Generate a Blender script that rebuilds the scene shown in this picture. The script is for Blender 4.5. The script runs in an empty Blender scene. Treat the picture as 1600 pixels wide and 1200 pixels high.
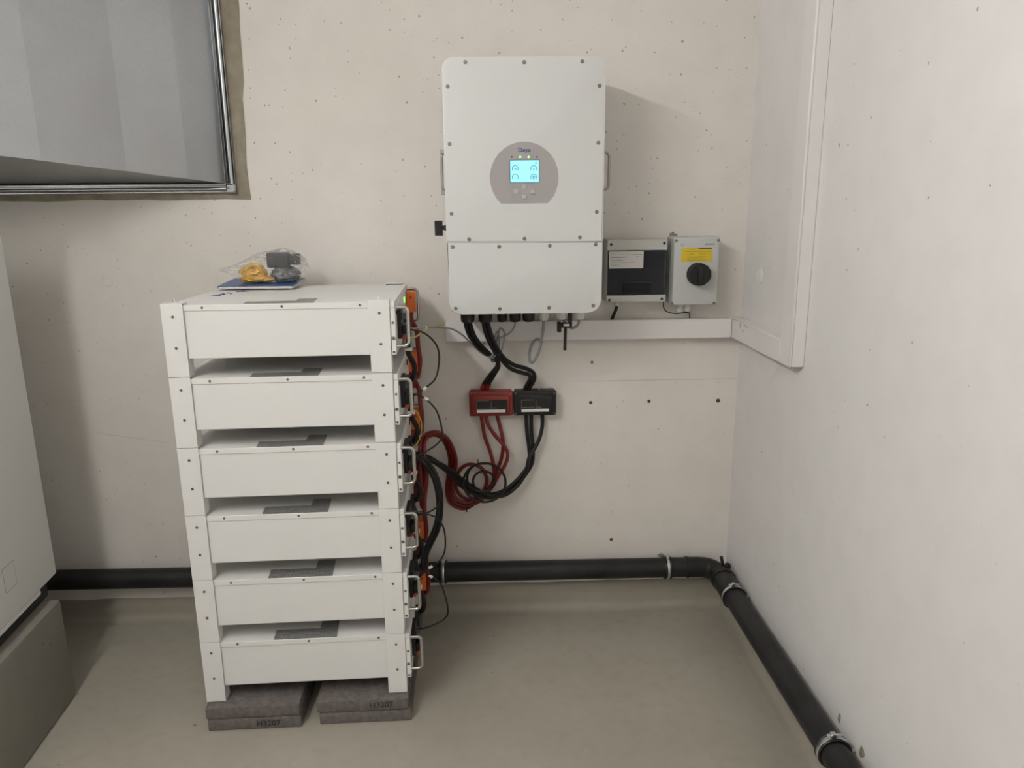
import bpy, bmesh, math, random
from mathutils import Vector, Matrix, noise
random.seed(7)
C = bpy.context.scene.collection

# ------------------------------------------------------------------ camera, light, exposure
F_PX, CAM_D, CAM_H = 1157.04, 2.3305, 1.3554
MR = Vector((0.99944, -0.03249, -0.00939)); MD = Vector((-0.01662, -0.22837, -0.97343)); MF = Vector((0.02948, 0.97303, -0.22879))
CAM = Vector((0, -CAM_D, CAM_H))
cd = bpy.data.cameras.new('camera'); cam = bpy.data.objects.new('camera', cd); C.objects.link(cam)
cd.sensor_width = 36; cd.lens = F_PX / 1600 * 36; cd.clip_start = 0.02
cam.matrix_world = Matrix(((MR.x, -MD.x, -MF.x, CAM.x), (MR.y, -MD.y, -MF.y, CAM.y), (MR.z, -MD.z, -MF.z, CAM.z), (0, 0, 0, 1)))
sc = bpy.context.scene
sc.camera = cam
sc.view_settings.view_transform = 'Standard'; sc.view_settings.look = 'None'
sc.view_settings.gamma = 1; sc.view_settings.use_curve_mapping = False
sc.view_settings.exposure = 0.0
LAMP_STRENGTH = 112.0
LAMP_COLOR = (1.0, 0.98, 0.95)
W = bpy.data.worlds.new('world'); sc.world = W; W.use_nodes = True
W.node_tree.nodes['Background'].inputs[0].default_value = (0.9, 0.95, 1, 1)
W.node_tree.nodes['Background'].inputs[1].default_value = 0.02

# ------------------------------------------------------------------ pixel of the 1600x1200 photograph -> point on a plane of the room
def ray(x, y): return MR * ((x - 800) / F_PX) + MD * ((y - 600) / F_PX) + MF
def PY(x, y, Y): v = ray(x, y); return CAM + v * ((Y + CAM_D) / v.y)
def PX(x, y, X): v = ray(x, y); return CAM + v * (X / v.x)
def PZ(x, y, Z): v = ray(x, y); return CAM + v * ((Z - CAM_H) / v.z)

# ------------------------------------------------------------------ materials
def mat(name, col, rough=0.5, metal=0.0, noise_amt=0.0, noise_scale=8.0, bump=0.0, bump_scale=60.0, emit=None, estr=1.0, spec=0.5, coat=0.0):
    m = bpy.data.materials.new(name); m.use_nodes = True
    nt = m.node_tree; b = nt.nodes['Principled BSDF']
    b.inputs['Base Color'].default_value = (*col, 1); b.inputs['Roughness'].default_value = rough
    b.inputs['Metallic'].default_value = metal; b.inputs['Specular IOR Level'].default_value = spec
    b.inputs['Coat Weight'].default_value = coat
    tc = nt.nodes.new('ShaderNodeTexCoord')
    if noise_amt:
        n = nt.nodes.new('ShaderNodeTexNoise'); n.inputs['Scale'].default_value = noise_scale; n.inputs['Detail'].default_value = 6
        nt.links.new(tc.outputs['Object'], n.inputs['Vector'])
        r = nt.nodes.new('ShaderNodeMapRange'); r.inputs['From Min'].default_value = 0.3; r.inputs['From Max'].default_value = 0.7
        r.inputs['To Min'].default_value = 1 - noise_amt; r.inputs['To Max'].default_value = 1 + noise_amt
        nt.links.new(n.outputs['Fac'], r.inputs['Value'])
        mx = nt.nodes.new('ShaderNodeVectorMath'); mx.operation = 'SCALE'; mx.inputs[0].default_value = col
        nt.links.new(r.outputs['Result'], mx.inputs['Scale']); nt.links.new(mx.outputs['Vector'], b.inputs['Base Color'])
    if bump:
        n2 = nt.nodes.new('ShaderNodeTexNoise'); n2.inputs['Scale'].default_value = bump_scale; n2.inputs['Detail'].default_value = 4
        nt.links.new(tc.outputs['Object'], n2.inputs['Vector'])
        bp = nt.nodes.new('ShaderNodeBump'); bp.inputs['Strength'].default_value = bump; bp.inputs['Distance'].default_value = 0.004
        nt.links.new(n2.outputs['Fac'], bp.inputs['Height']); nt.links.new(bp.outputs['Normal'], b.inputs['Normal'])
    if emit:
        b.inputs['Emission Color'].default_value = (*emit, 1); b.inputs['Emission Strength'].default_value = estr
    return m

class NG:
    """small helper for node graphs"""
    flat = False      # True: pores lie in XY (floors), else in a wall's own plane
    def __init__(s, m): s.nt = m.node_tree; s.b = s.nt.nodes['Principled BSDF']
    def n(s, t, **kw):
        x = s.nt.nodes.new(t)
        for k, v in kw.items():
            if k.startswith('i_'):
                key = k[2:]; key = int(key) if key.isdigit() else key.replace('_', ' ')
                x.inputs[key].default_value = v
            else: setattr(x, k, v)
        return x
    def l(s, a, b): s.nt.links.new(a, b)
    def math(s, op, a, b=None, c=None):
        x = s.n('ShaderNodeMath', operation=op)
        for i, v in enumerate((a, b, c)):
            if v is None: continue
            if hasattr(v, 'links') or hasattr(v, 'node'): s.l(v, x.inputs[i])
            else: x.inputs[i].default_value = v
        return x.outputs[0]
    def mix(s, fac, a, b):
        x = s.n('ShaderNodeMix', data_type='RGBA')
        if hasattr(fac, 'node'): s.l(fac, x.inputs[0])
        else: x.inputs[0].default_value = fac
        for v, i in ((a, 6), (b, 7)):
            if hasattr(v, 'node'): s.l(v, x.inputs[i])
            else: x.inputs[i].default_value = (*v, 1)
        return x.outputs[2]
    def smooth(s, v, a, b, t0=0.0, t1=1.0):
        x = s.n('ShaderNodeMapRange', interpolation_type='SMOOTHSTEP')
        s.l(v, x.inputs[0])
        for i, q in zip((1, 2, 3, 4), (a, b, t0, t1)): x.inputs[i].default_value = q
        return x.outputs[0]
    def pores(s, vec, scale, chance, size, stretch=(1, 1, 1)):
        """irregular small dark voids: one per voronoi cell, for a random share of cells"""
        sp = s.n('ShaderNodeSeparateXYZ'); s.l(vec, sp.inputs[0]); cb = s.n('ShaderNodeCombineXYZ')
        if s.flat: s.l(sp.outputs[0], cb.inputs[0]); s.l(sp.outputs[1], cb.inputs[1])
        else: s.l(s.math('ADD', sp.outputs[0], sp.outputs[1]), cb.inputs[0]); s.l(sp.outputs[2], cb.inputs[1])
        vec = cb.outputs[0]
        wn = s.n('ShaderNodeTexNoise', i_Scale=scale * 1.7, i_Detail=3); s.l(vec, wn.inputs['Vector'])
        off = s.n('ShaderNodeVectorMath', operation='MULTIPLY_ADD'); s.l(wn.outputs['Color'], off.inputs[0])
        k = 0.28 / scale; off.inputs[1].default_value = (k, k, k); s.l(vec, off.inputs[2])
        mp = s.n('ShaderNodeMapping'); mp.inputs['Scale'].default_value = stretch; s.l(off.outputs[0], mp.inputs[0])
        v = s.n('ShaderNodeTexVoronoi', voronoi_dimensions='2D', i_Scale=scale, i_Randomness=1.0); s.l(mp.outputs[0], v.inputs['Vector'])
        sx = s.n('ShaderNodeSeparateColor'); s.l(v.outputs['Color'], sx.inputs[0])
        ok = s.math('LESS_THAN', sx.outputs[0], chance)
        rad = s.math('MULTIPLY_ADD', s.math('MULTIPLY', sx.outputs[1], sx.outputs[1]), size * 0.7, size * 0.3)
        d = s.math('SUBTRACT', rad, v.outputs['Distance'])
        return s.math('MULTIPLY', ok, s.smooth(d, 0.0, size * 0.22))

def concrete(name, base, warm, dense, crack=False, low=0.25):
    m = mat(name, base, 0.75, spec=0.3); g = NG(m)
    tc = g.n('ShaderNodeTexCoord'); vec = tc.outputs['Object']
    sep = g.n('ShaderNodeSeparateXYZ'); g.l(vec, sep.inputs[0])
    n1 = g.n('ShaderNodeTexNoise', i_Scale=1.6, i_Detail=7); g.l(vec, n1.inputs['Vector'])
    n2 = g.n('ShaderNodeTexNoise', i_Scale=11.0, i_Detail=8); g.l(vec, n2.inputs['Vector'])
    col = g.mix(g.smooth(n1.outputs['Fac'], 0.3, 0.7), base, warm)
    col = g.mix(g.smooth(n2.outputs['Fac'], 0.35, 0.75, 0.0, 0.35), col, tuple(c * 0.91 for c in base))
    # denser pores in the upper half
    msk = g.n('ShaderNodeTexNoise', i_Scale=2.2, i_Detail=2); g.l(vec, msk.inputs['Vector'])
    up = g.math('ADD', g.smooth(sep.outputs[2], 0.8, 1.7, low, 0.9), g.smooth(msk.outputs['Fac'], 0.4, 0.62, -0.25, 0.25))
    p1 = g.pores(vec, 22, 0.26 * dense, 0.085); p2 = g.pores(vec, 48, 0.09 * dense, 0.15, (1, 0.8, 1)); p3 = g.pores(vec, 7, 0.30 * dense, 0.034)
    p = g.math('MAXIMUM', g.math('MULTIPLY', g.math('MAXIMUM', p1, p2), g.smooth(up, 0.3, 0.8, 0.25, 1.0)), p3)
    col = g.mix(g.math('MULTIPLY', p, 0.60), col, (0.13, 0.095, 0.07))
    h = g.math('MULTIPLY', p, -1.0)
    if crack:      # faint formwork joint and scratches
        wob = g.n('ShaderNodeTexNoise', i_Scale=6.0, i_Detail=3); g.l(vec, wob.inputs['Vector'])
        zz = g.math('ADD', sep.outputs[2], g.math('MULTIPLY', wob.outputs['Fac'], 0.006))
        d = g.math('ABSOLUTE', g.math('SUBTRACT', zz, 0.8155))
        ln = g.math('MULTIPLY', g.smooth(d, 0.0005, 0.0022, 1.0, 0.0), g.smooth(sep.outputs[0], 0.22, 0.32))
        zs = g.math('ADD', g.math('ADD', zz, g.math('MULTIPLY', sep.outputs[0], 0.165)), -0.462)
        d2 = g.math('ABSOLUTE', zs)
        ln2 = g.math('MULTIPLY', g.smooth(d2, 0.0005, 0.0026, 1.0, 0.0), g.math('MULTIPLY', g.smooth(sep.outputs[0], -1.28, -1.25), g.smooth(sep.outputs[0], -0.98, -1.1)))
        col = g.mix(g.math('MULTIPLY', g.math('MAXIMUM', ln, g.math('MULTIPLY', ln2, 0.6)), 0.3), col, (0.2, 0.16, 0.12))
    g.l(col, g.b.inputs['Base Color'])
    fine = g.n('ShaderNodeTexNoise', i_Scale=90.0, i_Detail=5); g.l(vec, fine.inputs['Vector'])
    hh = g.math('ADD', g.math('MULTIPLY', fine.outputs['Fac'], 0.25), g.math('ADD', h, g.math('MULTIPLY', n2.outputs['Fac'], 0.6)))
    bp = g.n('ShaderNodeBump'); bp.inputs['Strength'].default_value = 0.25; bp.inputs['Distance'].default_value = 0.003
    g.l(hh, bp.inputs['Height']); g.l(bp.outputs[0], g.b.inputs['Normal'])
    return m

M = {}
M['wall'] = concrete('painted_concrete_wall', (0.792, 0.747, 0.69), (0.825, 0.785, 0.738), 1.0, True)
M['wall_r'] = concrete('painted_concrete_side', (0.785, 0.764, 0.748), (0.805, 0.786, 0.772), 0.22)
M['plain'] = mat('plain_white_paint', (0.86, 0.855, 0.84), 0.8, noise_amt=0.03)
M['white'] = mat('white_powder_coat', (0.81, 0.80, 0.78), 0.42, bump=0.06, bump_scale=900)
M['inverter'] = mat('white_inverter_paint', (0.70, 0.705, 0.695), 0.4, bump=0.05, bump_scale=700)
M['pvc'] = mat('white_trunking_plastic', (0.80, 0.77, 0.755), 0.38)
M['cab'] = mat('white_cabinet_sheet', (0.74, 0.74, 0.71), 0.45)
M['seam'] = mat('grey_seam', (0.28, 0.28, 0.27), 0.6)
M['screw'] = mat('screw_steel', (0.22, 0.20, 0.18), 0.35, 0.8)
M['screwl'] = mat('bright_screw_steel', (0.27, 0.255, 0.23), 0.35, 0.9)
M['chrome'] = mat('polished_steel_tube', (0.56, 0.54, 0.51), 0.2, 1.0)
M['zinc'] = mat('zinc_plated_steel', (0.62, 0.64, 0.65), 0.28, 1.0, noise_amt=0.1, noise_scale=40)
M['black'] = mat('black_plastic', (0.012, 0.0115, 0.011), 0.42, spec=0.4)
M['rubber'] = mat('black_cable_rubber', (0.012, 0.0115, 0.011), 0.5, spec=0.35)
M['redcab'] = mat('red_cable_rubber', (0.19, 0.014, 0.010), 0.45)
M['redbox'] = mat('red_moulded_plastic', (0.215, 0.017, 0.014), 0.4)
M['orange'] = mat('orange_terminal_cover', (0.72, 0.16, 0.025), 0.4)
M['greycab'] = mat('grey_cable_sheath', (0.28, 0.28, 0.29), 0.45)
M['yg'] = mat('yellow_green_wire', (0.55, 0.52, 0.08), 0.5)
M['tag'] = mat('white_tag', (0.82, 0.80, 0.77), 0.5)
M['gland'] = mat('light_grey_plastic', (0.74, 0.73, 0.70), 0.45)
M['boxgrey'] = mat('grey_enclosure_plastic', (0.56, 0.56, 0.52), 0.45)
M['boxgrey2'] = mat('cool_grey_enclosure_plastic', (0.55, 0.565, 0.545), 0.42)
M['slab'] = mat('grey_concrete_slab', (0.145, 0.128, 0.118), 0.9, noise_amt=0.22, noise_scale=70, bump=0.5, bump_scale=220)
M['plinth'] = None
M['rail'] = mat('galvanised_flange', (0.50, 0.51, 0.52), 0.2, 1.0)
M['handle'] = mat('dull_steel_handle', (0.42, 0.39, 0.35), 0.35, 1.0)
M['mortar'] = mat('raw_mortar', (0.30, 0.26, 0.20), 0.9, noise_amt=0.22, noise_scale=18, bump=0.6, bump_scale=90)
M['stain'] = mat('brown_hole_edge', (0.10, 0.055, 0.03), 0.9, noise_amt=0.4, noise_scale=120)
M['mark'] = mat('black_paint_marking', (0.035, 0.03, 0.028), 0.8)
M['panel'] = mat('grey_display_foil', (0.40, 0.375, 0.37), 0.45)
M['bezel'] = mat('blue_grey_bezel', (0.07, 0.16, 0.28), 0.4)
M['screen'] = mat('lit_lcd_screen', (0.1, 0.2, 0.2), 0.3, emit=(0.36, 0.90, 0.98), estr=1.0)
M['lcdink'] = mat('lcd_dark_segment', (0.02, 0.10, 0.22), 0.6, emit=(0.03, 0.13, 0.25), estr=1.0)
M['ink'] = mat('blue_print', (0.03, 0.06, 0.20), 0.5)
M['greyink'] = mat('grey_print', (0.16, 0.17, 0.16), 0.6)
M['ledg'] = mat('green_led', (0.1, 0.4, 0.05), 0.3, emit=(0.25, 0.95, 0.10), estr=1.6)
M['ledw'] = mat('green_led_core', (0.8, 1, 0.6), 0.3, emit=(0.85, 1.0, 0.6), estr=1.6)
M['button'] = mat('grey_membrane_button', (0.46, 0.45, 0.44), 0.3, coat=0.3)
M['door'] = None
M['yellow'] = mat('yellow_sticker', (0.72, 0.53, 0.03), 0.45)
M['yink'] = mat('olive_print', (0.30, 0.20, 0.02), 0.6)
M['paper'] = mat('white_paper_label', (0.68, 0.66, 0.63), 0.6)
M['bookb'] = mat('blue_booklet_cover', (0.05, 0.11, 0.28), 0.35)
M['gold'] = mat('golden_foil_pouch', (0.80, 0.50, 0.09), 0.25, 0.5, noise_amt=0.25, noise_scale=60, bump=0.6, bump_scale=120)
M['pouch'] = mat('grey_antistatic_pouch', (0.20, 0.20, 0.20), 0.22, 0.6, noise_amt=0.45, noise_scale=70, bump=0.8, bump_scale=110)
M['redwire'] = mat('red_plug', (0.45, 0.05, 0.03), 0.45)
M['green'] = mat('green_plug', (0.03, 0.30, 0.12), 0.45)
M['hp'] = mat('dark_foam_strip', (0.03, 0.03, 0.028), 0.8)
M['lamp'] = mat('lit_tube', (1, 1, 1), 0.5, emit=LAMP_COLOR, estr=LAMP_STRENGTH)

def floor_mat(name, base):
    m = mat(name, base, 0.42, spec=0.4); g = NG(m); g.flat = True
    tc = g.n('ShaderNodeTexCoord'); vec = tc.outputs['Object']
    n1 = g.n('ShaderNodeTexNoise', i_Scale=2.4, i_Detail=8); g.l(vec, n1.inputs['Vector'])
    n2 = g.n('ShaderNodeTexNoise', i_Scale=26.0, i_Detail=7); g.l(vec, n2.inputs['Vector'])
    col = g.mix(g.smooth(n1.outputs['Fac'], 0.3, 0.72), tuple(c * 0.93 for c in base), tuple(c * 1.05 for c in base))
    col = g.mix(g.smooth(n2.outputs['Fac'], 0.45, 0.75, 0, 0.3), col, (base[0] * 0.82, base[1] * 0.8, base[2] * 0.76))
    p = g.math('MAXIMUM', g.pores(vec, 9, 0.10, 0.045), g.pores(vec, 4, 0.12, 0.022))
    col = g.mix(g.math('MULTIPLY', p, 0.45), col, (0.06, 0.05, 0.04))
    w = g.pores(vec, 5, 0.10, 0.03, (1.6, 0.7, 1))
    col = g.mix(g.math('MULTIPLY', w, 0.25), col, (0.55, 0.53, 0.5))
    g.l(col, g.b.inputs['Base Color'])
    rr = g.smooth(n2.outputs['Fac'], 0.3, 0.7, 0.38, 0.52); g.l(rr, g.b.inputs['Roughness'])
    bp = g.n('ShaderNodeBump'); bp.inputs['Strength'].default_value = 0.12; bp.inputs['Distance'].default_value = 0.003
    g.l(n2.outputs['Fac'], bp.inputs['Height']); g.l(bp.outputs[0], g.b.inputs['Normal'])
    return m
M['floor'] = floor_mat('grey_epoxy_floor', (0.385, 0.358, 0.300))
M['cove'] = floor_mat('grey_epoxy_upstand', (0.345, 0.315, 0.26))
M['plinth'] = concrete('raw_concrete_plinth', (0.235, 0.22, 0.19), (0.27, 0.255, 0.22), 1.2, low=0.9)

def duct_mat():
    m = mat('galvanised_sheet', (0.50, 0.50, 0.50), 0.34, 0.95); g = NG(m)
    tc = g.n('ShaderNodeTexCoord'); v = g.n('ShaderNodeTexVoronoi', i_Scale=220.0); g.l(tc.outputs['Object'], v.inputs['Vector'])
    n = g.n('ShaderNodeTexNoise', i_Scale=3.0, i_Detail=5); g.l(tc.outputs['Object'], n.inputs['Vector'])
    sx = g.n('ShaderNodeSeparateColor'); g.l(v.outputs['Color'], sx.inputs[0])
    col = g.mix(g.smooth(sx.outputs[0], 0, 1, 0.0, 0.35), (0.44, 0.455, 0.47), (0.50, 0.515, 0.53))
    col = g.mix(g.smooth(n.outputs['Fac'], 0.35, 0.7, 0, 0.4), col, (0.37, 0.37, 0.375))
    g.l(col, g.b.inputs['Base Color'])
    r = g.smooth(n.outputs['Fac'], 0.3, 0.7, 0.31, 0.40); g.l(r, g.b.inputs['Roughness'])
    return m
M['duct'] = duct_mat()

def label_mat():
    """silver rating plate with rows of small print"""
    m = mat('silver_rating_sticker', (0.35, 0.35, 0.34), 0.4, 0.3); g = NG(m)
    tc = g.n('ShaderNodeTexCoord'); sep = g.n('ShaderNodeSeparateXYZ'); g.l(tc.outputs['Object'], sep.inputs[0])
    rows = g.math('SINE', g.math('MULTIPLY', sep.outputs[1], 900.0))
    n = g.n('ShaderNodeTexNoise', i_Scale=1.0, i_Detail=3)
    mp = g.n('ShaderNodeMapping'); mp.inputs['Scale'].default_value = (260, 140, 1); g.l(tc.outputs['Object'], mp.inputs[0]); g.l(mp.outputs[0], n.inputs['Vector'])
    k = g.math('MULTIPLY', g.smooth(rows, -0.1, 0.3), g.smooth(n.outputs['Fac'], 0.42, 0.55))
    g.l(g.mix(g.math('MULTIPLY', k, 0.75), (0.34, 0.34, 0.33), (0.08, 0.08, 0.08)), g.b.inputs['Base Color'])
    return m
M['sticker'] = label_mat()

def clear_mat(name, tint, clear, rough, base):
    m = bpy.data.materials.new(name); m.use_nodes = True; nt = m.node_tree; nt.nodes.clear()
    out = nt.nodes.new('ShaderNodeOutputMaterial'); mix = nt.nodes.new('ShaderNodeMixShader'); tr = nt.nodes.new('ShaderNodeBsdfTransparent')
    pr = nt.nodes.new('ShaderNodeBsdfPrincipled'); tr.inputs[0].default_value = (*tint, 1)
    pr.inputs['Base Color'].default_value = (*base, 1)
    pr.inputs['Roughness'].default_value = rough
    lw = nt.nodes.new('ShaderNodeLayerWeight'); lw.inputs[0].default_value = 0.35
    r = nt.nodes.new('ShaderNodeMapRange'); r.inputs[3].default_value = 1 - clear; r.inputs[4].default_value = min(1, 1 - clear + 0.45)
    nt.links.new(lw.outputs['Fresnel'], r.inputs[0]); nt.links.new(r.outputs[0], mix.inputs[0])
    nt.links.new(tr.outputs[0], mix.inputs[1]); nt.links.new(pr.outputs[0], mix.inputs[2]); nt.links.new(mix.outputs[0], out.inputs[0])
    return m
M['bag'] = clear_mat('clear_polythene', (1.0, 1.0, 1.0), 0.935, 0.08, (0.95, 0.95, 0.95))
M['door'] = clear_mat('smoked_transparent_door', (0.68, 0.68, 0.72), 0.78, 0.12, (0.03, 0.03, 0.034))

# ------------------------------------------------------------------ mesh builder
def spline(pts, n=6, closed=False):
    P = [Vector(p) for p in pts]; out = []; L = len(P)
    for i in range(L if closed else L - 1):
        a = P[(i - 1) % L] if closed or i > 0 else P[0] * 2 - P[1]
        b = P[i]; c = P[(i + 1) % L]; d = P[(i + 2) % L] if closed or i + 2 < L else P[-1] * 2 - P[-2]
        for k in range(n):
            t = k / n
            out.append(0.5 * ((2 * b) + (c - a) * t + (2 * a - 5 * b + 4 * c - d) * t * t + (3 * b - a - 3 * c + d) * t ** 3))
    if not closed: out.append(P[-1].copy())
    return out

class MB:
    def __init__(s): s.bm = bmesh.new()
    def box(s, x0, x1, y0, y1, z0, z1, bev=0.0, seg=1):
        r = bmesh.ops.create_cube(s.bm, size=1); vs = r['verts']
        for v in vs: v.co = Vector(((x0 + x1) / 2 + v.co.x * (x1 - x0), (y0 + y1) / 2 + v.co.y * (y1 - y0), (z0 + z1) / 2 + v.co.z * (z1 - z0)))
        if bev: bmesh.ops.bevel(s.bm, geom=list({e for v in vs for e in v.link_edges}), offset=bev, segments=seg, affect='EDGES', profile=0.6)
        return s
    def cyl(s, p0, p1, r, n=14, r2=None, cap=True):
        p0 = Vector(p0); p1 = Vector(p1); r2 = r if r2 is None else r2
        return s.sweep([p0, p1], [r, r2], n, cap)
    def sweep(s, pts, rad, n=8, cap=True, closed=False):
        pts = [Vector(p) for p in pts]; L = len(pts)
        if not isinstance(rad, (list, tuple)): rad = [rad] * L
        t0 = (pts[1] - pts[0]).normalized(); up = Vector((0, 0, 1)) if abs(t0.z) < 0.9 else Vector((0, 1, 0))
        u = t0.cross(up).normalized(); rings = []
        for i, p in enumerate(pts):
            if closed: t = pts[(i + 1) % L] - pts[i - 1]
            else: t = pts[min(i + 1, L - 1)] - pts[max(i - 1, 0)]
            t.normalize(); u = u - t * u.dot(t); u.normalize(); w = t.cross(u)
            rings.append([s.bm.verts.new(p + (u * math.cos(2 * math.pi * k / n) + w * math.sin(2 * math.pi * k / n)) * rad[i]) for k in range(n)])
        for i in range(L if closed else L - 1):
            a = rings[i]; b = rings[(i + 1) % L]
            for k in range(n): s.bm.faces.new((a[k], a[(k + 1) % n], b[(k + 1) % n], b[k]))
        if cap and not closed: s.bm.faces.new(rings[0][::-1]); s.bm.faces.new(rings[-1])
        return s
    def tube(s, pts, r, n=8, k=6, closed=False): return s.sweep(spline(pts, k, closed), r, n, True, closed)
    def ring(s, c, axis, r, tr, n=28, m=6, wide=1.0):
        axis = Vector(axis).normalized(); a = axis.orthogonal().normalized(); b = axis.cross(a); rows = []
        for i in range(n):
            th = 2 * math.pi * i / n; d = a * math.cos(th) + b * math.sin(th)
            rows.append([s.bm.verts.new(Vector(c) + d * (r + tr * math.cos(2 * math.pi * j / m)) + axis * tr * wide * math.sin(2 * math.pi * j / m)) for j in range(m)])
        for i in range(n):
            for j in range(m): s.bm.faces.new((rows[i][j], rows[(i + 1) % n][j], rows[(i + 1) % n][(j + 1) % m], rows[i][(j + 1) % m]))
        return s
    def prism(s, poly, d, a, b, bev=0.0, seg=2, back=False):
        """polygon in a plane, swept along axis d from a to b; poly holds the other two coordinates"""
        def mk(p, q):
            return Vector((q, p[0], p[1])) if d == 0 else Vector((p[0], q, p[1])) if d == 1 else Vector((p[0], p[1], q))
        v0 = [s.bm.verts.new(mk(p, a)) for p in poly]; v1 = [s.bm.verts.new(mk(p, b)) for p in poly]; n = len(poly)
        f0 = s.bm.faces.new(v0[::-1]); f1 = s.bm.faces.new(v1)
        for i in range(n): s.bm.faces.new((v0[i], v0[(i + 1) % n], v1[(i + 1) % n], v1[i]))
        if bev: bmesh.ops.bevel(s.bm, geom=list(f0.edges) + (list(f1.edges) if back else []), offset=bev, segments=seg, affect='EDGES', profile=0.5)
        return s
    def blob(s, c, sx, sy, sz, seed=0, amp=0.2, fr=2.0, sub=3, flat=None):
        r = bmesh.ops.create_icosphere(s.bm, subdivisions=sub, radius=1)
        for v in r['verts']:
            k = 1 + amp * noise.noise(v.co * fr + Vector((seed * 7.3, seed * 3.1, seed)))
            q = v.co * k; z = q.z
            if flat is not None: z = max(z, flat)
            v.co = Vector(c) + Vector((q.x * sx, q.y * sy, z * sz))
        return s
    def build(s, name, m, parent=None, org=None, sharp=38):
        bmesh.ops.recalc_face_normals(s.bm, faces=s.bm.faces)
        o = Vector(org) if org is not None else (ORG.get(parent.name, Vector()) if parent is not None else Vector())
        if o.length: bmesh.ops.translate(s.bm, verts=s.bm.verts, vec=-o)
        me = bpy.data.meshes.new(name); s.bm.to_mesh(me); s.bm.free()
        for p in me.polygons: p.use_smooth = True
        me.set_sharp_from_angle(angle=math.radians(sharp))
        me.materials.append(m)
        ob = bpy.data.objects.new(name, me); C.objects.link(ob)
        if parent is not None: ob.parent = parent; ORG[ob.name] = o
        else: ob.location = o; ORG[ob.name] = o
        return ob
ORG = {}
def rrect(x0, x1, z0, z1, bl, br, tr, tl, n=7):
    out = []
    for cx, cz, r, a0 in ((x0, z0, bl, 180), (x1, z0, br, 270), (x1, z1, tr, 0), (x0, z1, tl, 90)):
        if r <= 0: out.append((cx, cz)); continue
        ox = cx + (r if cx == x0 else -r); oz = cz + (r if cz == z0 else -r)
        for k in range(n + 1):
            a = math.radians(a0 + 90 * k / n); out.append((ox + r * math.cos(a), oz + r * math.sin(a)))
    return out
def circ(cx, cz, r, n=24, a0=0.0, a1=360.0):
    full = abs(a1 - a0) >= 360
    return [(cx + r * math.cos(math.radians(a0 + (a1 - a0) * k / (n if full else n - 1))), cz + r * math.sin(math.radians(a0 + (a1 - a0) * k / (n if full else n - 1)))) for k in range(n)]
def tag(o, label=None, cat=None, group=None, kind=None):
    if label: o['label'] = label
    if cat: o['category'] = cat
    if group: o['group'] = group
    if kind: o['kind'] = kind
    return o
def thing(name, label, cat, loc=(0, 0, 0), rz=0.0, group=None, local=False):
    o = bpy.data.objects.new(name, None); C.objects.link(o); o.location = loc; o.rotation_euler = (0, 0, rz); o.empty_display_size = 0.05
    ORG[o.name] = Vector() if local else Vector(loc)
    return tag(o, label, cat, group)
def text(name, body, size, m, parent, loc, rot, extrude=0.0002, bold=0.0):
    cu = bpy.data.curves.new(name, 'FONT'); cu.body = body; cu.size = size; cu.extrude = extrude; cu.align_x = 'CENTER'; cu.align_y = 'CENTER'; cu.offset = bold
    cu.resolution_u = 3
    t = bpy.data.objects.new(name + '_curve', cu); C.objects.link(t); bpy.context.view_layer.update()
    me = bpy.data.meshes.new_from_object(t.evaluated_get(bpy.context.evaluated_depsgraph_get()))
    bpy.data.objects.remove(t); bpy.data.curves.remove(cu)
    me.name = name
    me.transform(Matrix.Translation(Vector(loc) - ORG.get(parent.name, Vector())) @ rot.to_4x4())
    me.materials.clear(); me.materials.append(m)
    o = bpy.data.objects.new(name, me); C.objects.link(o); o.parent = parent
    return o
FACE = Matrix.Rotation(math.radians(90), 3, 'X')       # text lies in the XZ plane, facing -Y

# ------------------------------------------------------------------ the room
XR = 0.806; XL = -2.25; YF = -4.2; ZC = 2.45
def struct(o, label): return tag(o, label, kind='structure')
fl = struct(MB().box(XL, XR, YF, 0, -0.1, 0).build('floor', M['floor']), 'grey coated concrete floor')
wb = struct(MB().box(XL - .15, XR + .15, 0, .15, -0.1, ZC).build('wall_back', M['wall']), 'off-white painted concrete wall full of small pores, behind the equipment')
wr = struct(MB().box(XR, XR + .15, YF, 0, -0.1, ZC).build('wall_right', M['wall_r']), 'smooth white painted concrete wall on the right')
struct(MB().box(XL - .15, XL, YF, 0, -0.1, ZC).build('wall_left', M['plain']), 'plain wall behind the white cabinet')
struct(MB().box(XL - .15, XR + .15, YF - .15, YF, -0.1, ZC).build('wall_front', M['plain']), 'plain wall behind the camera')
struct(MB().box(XL - .15, XR + .15, YF - .15, .15, ZC, ZC + .12).build('ceiling', M['plain']), 'plain concrete ceiling')

# grey coating drawn up the walls, with a hollow fillet at the floor
def cove_profile(n=6, t=0.003, h=0.112, r=0.032):
    pts = [(0, 0), (0, h), (-t, h - 0.002)]
    for k in range(n + 1):
        a = math.radians(90 * k / n); pts.append((-t - r + r * math.cos(a), r - r * math.sin(a) + 0.001))
    pts.append((-t - r - 0.004, 0)); return pts
b = MB(); prof = cove_profile(); NX = 60; rows = []
for i in range(NX + 1):
    x = XL + (XR - XL) * i / NX; k = -.008 - .024 * min(1, max(0, (-.1 - x) / .65)) + noise.noise(Vector((x * 9, 0, 0))) * .004 + noise.noise(Vector((x * 37, 4, 0))) * .0015
    rows.append([b.bm.verts.new((x, p[0], p[1] + (k if p[1] > .1 else 0))) for p in prof])
for i in range(NX):
    for j in range(len(prof) - 1): b.bm.faces.new((rows[i][j], rows[i][j + 1], rows[i + 1][j + 1], rows[i + 1][j]))
struct(b.build('baseboard_back', M['cove'], sharp=60), 'grey floor coating turned up the foot of the back wall')
b = MB(); rows = []
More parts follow.
